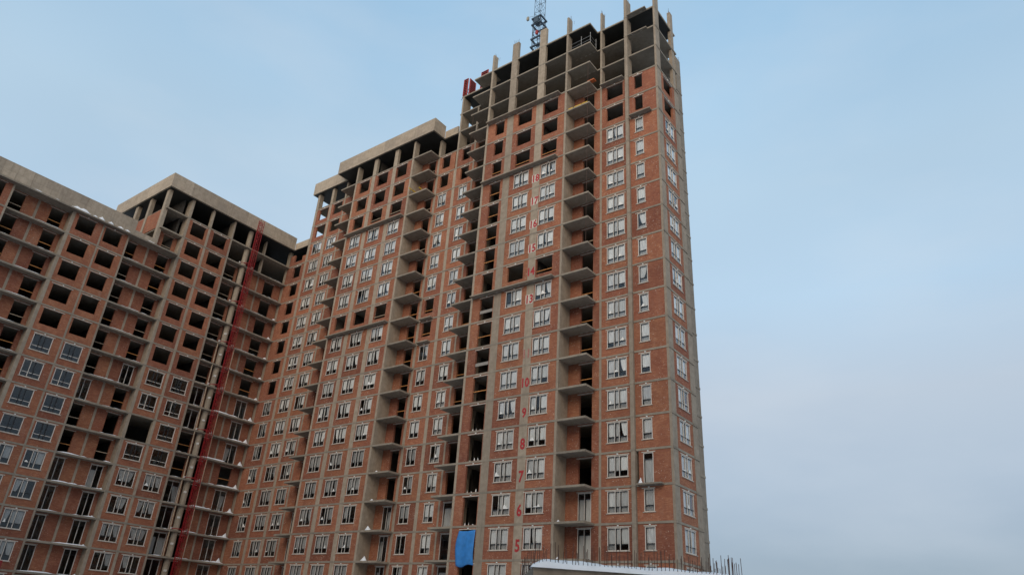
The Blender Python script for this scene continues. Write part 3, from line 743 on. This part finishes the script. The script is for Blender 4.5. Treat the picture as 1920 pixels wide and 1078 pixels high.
# landing timbers per storey
n = 0
ORD = ['lowest', 'second', 'third', 'fourth', 'fifth', 'sixth', 'seventh', 'eighth', 'ninth', 'tenth', 'eleventh', 'twelfth', 'thirteenth']
for side, y, name in (('left', -8.05, 'left'), ('right', -5.55, 'right')):
    for i, k in enumerate(range(5, 14)):
        mb = MB().tube((0, 0, 0), (0.0, rnd.uniform(-.05, .05), FH-ST+SB-0.004), 0.07, 6)
        o = obj('timber_post', mb.mesh('timber_post', WOODP), None, (XB-0.12, y, k*FH+ST))
        tag(o, ORD[i]+' pale timber landing post '+side+' of the red hoist, counting up', 'post', 'timber posts at the hoist landings')

# ================================================================== FORMWORK ON THE TOWER ROOF
def formwork(loc, w, h, rz, label):
    t = thing('formwork_panel', loc, label, 'formwork', 'red formwork panels on the tower roof')
    t.rotation_euler = (0, 0, rz)
    obj('plywood_face', boxmesh('plywood_face', PLY, 0, w, -0.02, 0.0, 0.1, h), t)
    for x in (0.0, w-0.1): obj('side_frame', boxmesh('side_frame', REDF, x, x+0.1, -0.14, -0.022, 0.1, h), t)
    nrb = int(h/0.32)
    for i in range(nrb+1):
        obj('rib', boxmesh('rib', REDF, 0.1, w-0.1, -0.13, -0.025, 0, 0.08), t, (0, 0, 0.1+i*(h-0.18)/nrb))
    mb = MB().tube((w*0.3, -0.1, h*0.7), (w*0.3, 1.6, 0.03), 0.035, 5).tube((w*0.7, -0.1, h*0.35), (w*0.7, 1.6, 0.03), 0.035, 5)
    obj('prop', mb.mesh('prop', STEEL), t)
    return t
formwork((-28.6, 0.1, TOPZ+ST), 0.75, 3.0, 0, 'red column formwork with dark face at the far left roof corner of the tower')
formwork((-27.68, 0.1, TOPZ+ST), 1.25, 2.9, math.radians(90), 'dark faced formwork panel turned sideways at the left roof corner of the tower')
formwork((-25.6, 0.2, TOPZ+ST), 1.2, 2.95, math.radians(0), 'red formwork panel on the tower roof beside the upper left balcony')

# scaffold guard posts on the upper loggia
gp = thing('guard_frame', (-8.6, -1.5, 24*FH+ST), 'thin steel guard frame on the top balcony slab of the tower', 'guard rail')
for i, (x, y) in enumerate(((0, 0), (1.25, 0), (1.25, 1.3))):
    obj('post', cached('gpost', lambda: MB().tube((0, 0, 0), (0, 0, 1.7), 0.035, 5).mesh('post', STEEL)), gp, (x, y, 0))
for z in (0.55, 1.1):
    obj('rail', MB().tube((-1.4, 0, z-0.0), (1.25, 0, z+0.05), 0.025, 4).mesh('rail', STEEL), gp)
    obj('rail', MB().tube((1.25, 0, z+0.05), (1.25, 1.3, z+0.05), 0.025, 4).mesh('rail', STEEL), gp)
# boards and site bits on the balconies
for i, (x0, x1) in enumerate(((-10.05, -9.45), (-9.3, -8.4), (-8.3, -7.55))):
    o = obj('yellow_beam', boxmesh('yellow_beam', YEL, 0, x1-x0, -0.06, 0.06, 0, 0.2), None, (x0, -1.62, 21*FH+ST))
    tag(o, ('left', 'middle', 'right')[i]+' yellow timber beam lying on the tower balcony edge', 'beam', 'yellow beams on the tower balcony')
o = obj('orange_crate', MB().box(0, 0.9, 0, 0.5, 0, 0.05).box(0, 0.9, 0, 0.04, 0.05, 0.13).box(0, 0.04, 0.04, 0.5, 0.05, 0.13).box(0.86, 0.9, 0.04, 0.5, 0.05, 0.13).mesh('orange_crate', plain('orange_red_paint', (0.5, 0.13, 0.04))), None, (-7.6, -1.7, 22*FH+ST))
tag(o, 'orange loading tray poking over the tower balcony edge', 'tray')
yg = thing('guard_frame', (-34.3, -0.9, 20*FH+ST), 'yellow timber guard rails on a balcony under the middle roof parapet', 'guard rail')
for x, y in ((0.0, -0.7), (0.0, 0.6), (1.1, 0.0), (1.1, 0.75)):
    obj('post', boxmesh('post', STEEL, -0.02, 0.02, -0.02, 0.02, 0, 1.0), yg, (x, y, 0))
obj('rail', boxmesh('rail', YEL, -0.03, 0.03, -1.2, 0.75, 0, 0.17), yg, (-0.052, 0, 0.72))
obj('rail', boxmesh('rail', YEL, -0.03, 0.03, -0.5, 0.88, 0, 0.17), yg, (1.048, 0, 0.82))

# ================================================================== BLUE TARPAULIN
def tarp():
    mb = MB(); n, m = 14, 22; W_, H_ = 2.0, 3.1
    for j in range(m+1):
        t = j/m
        for i in range(n+1):
            s = i/n
            x = -0.1+W_*s-(0.22*math.sin(t*math.pi*0.9))*(1-s)+0.1*t*(1-s)-0.06*t*s
            y = -0.05-0.07*math.sin(s*9+t*2.0)*(0.3+t*0.7)-0.05*math.sin(t*7+s*3)*t-0.12*math.sin(t*math.pi)
            z = -H_*t-(0.12*math.sin(s*6) if j == m else 0)+(-0.12*(1-s)*math.sin(s*3) if j == 0 else 0)
            mb.v.append((x, y, z))
    for j in range(m):
        for i in range(n):
            a = j*(n+1)+i; mb.f.append((a, a+n+1, a+n+2, a+1))
    me = mb.mesh('tarpaulin', BLUE, True)
    o = obj('tarpaulin', me, None, (-20.75, -D1-0.02, 5*FH+2.6))
    md = o.modifiers.new('thickness', 'SOLIDIFY'); md.thickness = 0.006
    tag(o, 'bright blue tarpaulin hung over a lower door opening of the tower', 'tarpaulin')
tarp()

# ================================================================== FOREGROUND CONCRETE CORE
CXY = Vector((7.878, -30.546)); DV = Vector((0.7645, 0.6446)); ANG = math.atan2(DV.y, DV.x)
core = thing('concrete_core', (CXY.x, CXY.y, GZ), 'bare concrete wall core topped with snow and rusty starter bars, bottom right', 'wall')
core.rotation_euler = (0, 0, ANG)
CL, CD, CH, TH = 8.3, 7.0, 11.5-GZ, 0.35
for nm, b in (('front_wall', (0, CL, 0, TH, 0, CH)), ('back_wall', (0, CL, CD-TH, CD, 0, CH)), ('side_wall', (0, TH, TH, CD-TH, 0, CH)), ('side_wall', (CL-TH, CL, TH, CD-TH, 0, CH))):
    obj(nm, MB().box(*b).mesh(nm, CONCD), core)
def rebar_mesh(h, lean):
    return cached(('rb', h, lean), lambda: MB().tube((0, 0, -0.1), (lean, lean*0.5, h), 0.0125, 5).mesh('rebar', REBAR))
def row(p0, p1, n):
    for i in range(n):
        t = (i+rnd.uniform(-.2, .2))/max(1, n-1)
        x = p0[0]+(p1[0]-p0[0])*t; y = p0[1]+(p1[1]-p0[1])*t
        obj('rebar', rebar_mesh(rnd.choice((0.6, 0.66, 0.74, 0.8, 0.86, 0.92)), rnd.choice((-0.03, 0.0, 0.02, 0.04))), core, (x, y, CH+0.04))
row((0.05, 0.02), (CL-0.03, 0.02), 52); row((0.15, 0.3), (CL-0.1, 0.3), 30)
row((CL-0.05, 0.3), (CL-0.05, CD), 20); row((CL-0.3, 0.3), (CL-0.3, CD), 16)
row((0.05, 0.4), (0.05, CD), 14)
def snowcap():
    r = random.Random(5); mb = MB(); n = 60; m = 8; L = CL+0.16
    for i in range(n+1):
        s = i/n; x = -0.1+L*s; e = min(1, s/0.07)**0.6
        h = (0.33+0.03*math.sin(s*11)+0.02*math.sin(s*31)+r.uniform(-.008, .008))*e*(1-0.25*s)+0.02
        for j in range(m+1):
            t = j/m; y = -0.12+0.75*t
            mb.v.append((x, y-0.02*math.sin(s*23+t), h*min(1.0, 0.42+0.75*t+0.06*math.sin(s*17+t*5))*(1.0 if t < 0.8 else 0.6) if 0 < j < m else -0.02))
    for i in range(n):
        for j in range(m):
            a = i*(m+1)+j; mb.f.append((a, a+m+1, a+m+2, a+1))
    o = obj('snow_cap', mb.mesh('snow_cap', SNOW, True), None, (CXY.x, CXY.y, 11.505)); o.rotation_euler = (0, 0, ANG)
    tag(o, 'thick white snow layer along the top of the foreground concrete wall', 'snow', kind='stuff')
snowcap()

# ================================================================== SNOW ON SLABS
def heap(w, h, d, seed):
    r = random.Random(seed); mb = MB(); n = 10
    px = r.uniform(0.4, 0.75)
    top = len(mb.v)
    rings = [(1.0, 0.0), (0.72, 0.25), (0.38, 0.62), (0.1, 0.94)]
    for sc, hz in rings:
        for i in range(n):
            a = 2*math.pi*i/n
            mb.v.append(((px*(1-sc)+0.5*sc)*w+math.cos(a)*0.5*w*sc*r.uniform(.9, 1.05)-0.5*w, math.sin(a)*0.5*d*sc, h*hz*r.uniform(.92, 1.06)))
    mb.v.append(((px-0.5)*w, 0, h)); last = len(mb.v)-1
    for q in range(len(rings)-1):
        for i in range(n):
            mb.f.append((q*n+i, q*n+(i+1) % n, (q+1)*n+(i+1) % n, (q+1)*n+i))
    for i in range(n): mb.f.append(((len(rings)-1)*n+i, (len(rings)-1)*n+(i+1) % n, last))
    return mb.mesh('snow_heap', SNOW, True)
for i, k in enumerate(range(5, 17)):
    o = obj('snow_heap', heap(0.9, 0.62 if k < 12 else 0.42, 0.7, 40+k), None, (XB-0.36, -0.62, k*FH+ST-0.01)); o.rotation_euler = (0, 0, math.pi/2)
    tag(o, ORD[i]+' white snow heap on the balcony slab ends in the inner corner, counting up', 'snow heap', 'snow heaps in the inner corner')
for i, k in enumerate((4, 5, 6, 7, 8)):
    o = obj('snow_heap', heap(1.0 if k < 7 else 0.7, 0.5 if k < 7 else 0.25, 0.6, 60+k), None, (-33.9, -1.3, k*FH+ST-0.01))
    tag(o, ORD[i]+' snow heap on the middle block balcony slabs, counting up', 'snow heap', 'snow heaps on the middle balconies')
o = obj('snow_heap', heap(0.45, 0.5, 0.4, 81), None, (-2.7, -0.3, 7*FH+ST-0.02)); tag(o, 'small pointed snow heap on the narrow tower ledge', 'snow heap')
for i, k in enumerate((5, 6)):
    o = obj('snow_heap', heap(0.35, 0.2, 0.3, 90+k), None, (-10.0, -1.5, k*FH+ST-0.01)); tag(o, ('lower', 'upper')[i]+' tiny snow heap on a low tower balcony slab', 'snow heap', 'tiny snow heaps on the tower balconies')
for i, k in enumerate((4, 5, 6, 7)):
    o = obj('snow_heap', heap(0.6, 0.22, 0.5, 70+k), None, (XB-0.3, -17.2, k*FH+ST-0.01)); o.rotation_euler = (0, 0, math.pi/2)
    tag(o, ORD[i]+' little snow heap at the right end of the low block balconies, counting up', 'snow heap', 'little snow heaps on the low block balconies')
def strips(name, runs, label, seed, X=None):
    X = XB if X is None else X
    r = random.Random(seed); mb = MB()
    for (u0, u1, z, hmax) in runs:
        n = max(3, int((u1-u0)/0.35)); base = len(mb.v); ph = r.uniform(0, 6)
        for i in range(n+1):
            s = i/n; u = u0+(u1-u0)*s
            h = max(0.008, hmax*(0.5+0.5*math.sin(ph+s*r.choice((5, 7))+r.uniform(-.6, .6)))*min(1, s*8, (1-s)*8+0.1))
            mb.v += [(X-0.02, u, z-0.01), (X-0.05, u, z+h), (X-0.25, u, z+h*0.9), (X-0.28, u, z-0.01)]
        for i in range(n):
            a = base+i*4
            for j in range(3): mb.f.append((a+j, a+j+1, a+j+5, a+j+4))
    o = obj(name, mb.mesh(name, SNOW, True)); tag(o, label, 'snow', kind='stuff')
strips('snow_strip', [(-9.85+3.2, -0.05, k*FH+ST, 0.17 if k < 12 else 0.06) for k in range(4, 19)]+[(-9.8, -8.3, k*FH+ST, 0.06) for k in range(4, 19)], 'thin snow lying along the balcony slab edges of the corner block', 1)
strips('snow_strip', [(-22.9, -16.9, k*FH+ST, 0.12 if k < 9 else 0.06) for k in range(4, 17)]+[(-35.9, -29.9, k*FH+ST, 0.06) for k in range(4, 17)]+[], 'thin snow lying along the balcony and roof slab edges of the low block', 2)

strips('snow_strip', [(-34.5, -31.5, RL+ST, 0.10), (-30.8, -27.2, RL+ST, 0.36), (-27.2, -25.3, RL+ST, 0.40), (-24.9, -23.2, RL+ST, 0.34), (-21.2, -19.8, RL+ST, 0.22)], 'patches of snow on the roof ledge of the low block', 4, XB+0.58)
# ================================================================== RED CABIN at the left edge of the frame
cab = thing('site_cabin', (4.611, -47.589, 7.432), 'red corrugated steel site cabin, just a sliver at the bottom left edge', 'cabin')
cab.rotation_euler = (0, 0, math.radians(-109.55))
def cabin():
    Lc, Wc, Hc = 5.8, 2.4, 2.4
    mb = MB(); n = 28
    prof = []
    for i in range(n*4):
        s = i/(n*4); ph = i % 4; prof.append((s*Lc, 0.0 if ph in (0, 1) else 0.035))
    prof.append((Lc, 0.0))
    for x, y in prof: mb.v += [(x, y, 0.12), (x, y, Hc-0.12)]
    for i in range(len(prof)-1): mb.f.append((2*i, 2*i+2, 2*i+3, 2*i+1))
    obj('corrugated_side', mb.mesh('corrugated_side', RED), cab)
    obj('corrugated_side', mb.mesh('corrugated_side', RED), cab, (Lc, Wc, 0), math.pi)
    for x in (0.0, Lc-0.12):
        for y in (-0.02, Wc-0.1): obj('corner_post', boxmesh('corner_post', RED, x, x+0.12, y, y+0.12, 0, Hc), cab)
    obj('roof', boxmesh('roof', RED, 0.0, Lc, 0.0, Wc, Hc-0.13, Hc-0.02), cab)
    obj('floor', boxmesh('floor', RUBBER, 0.0, Lc, 0.0, Wc, 0.0, 0.12), cab)
    for x in (0.03, Lc-0.07):
        e = obj('end_wall', boxmesh('end_wall', RED, 0, 0.04, 0.1, Wc-0.1, 0.12, Hc-0.13), cab, (x, 0, 0))
        obj('lock_bar', MB().tube((-0.03, 1.0, 0.2), (-0.03, 1.0, Hc-0.2), 0.02, 5).mesh('lock_bar', STEEL), e)
cabin()
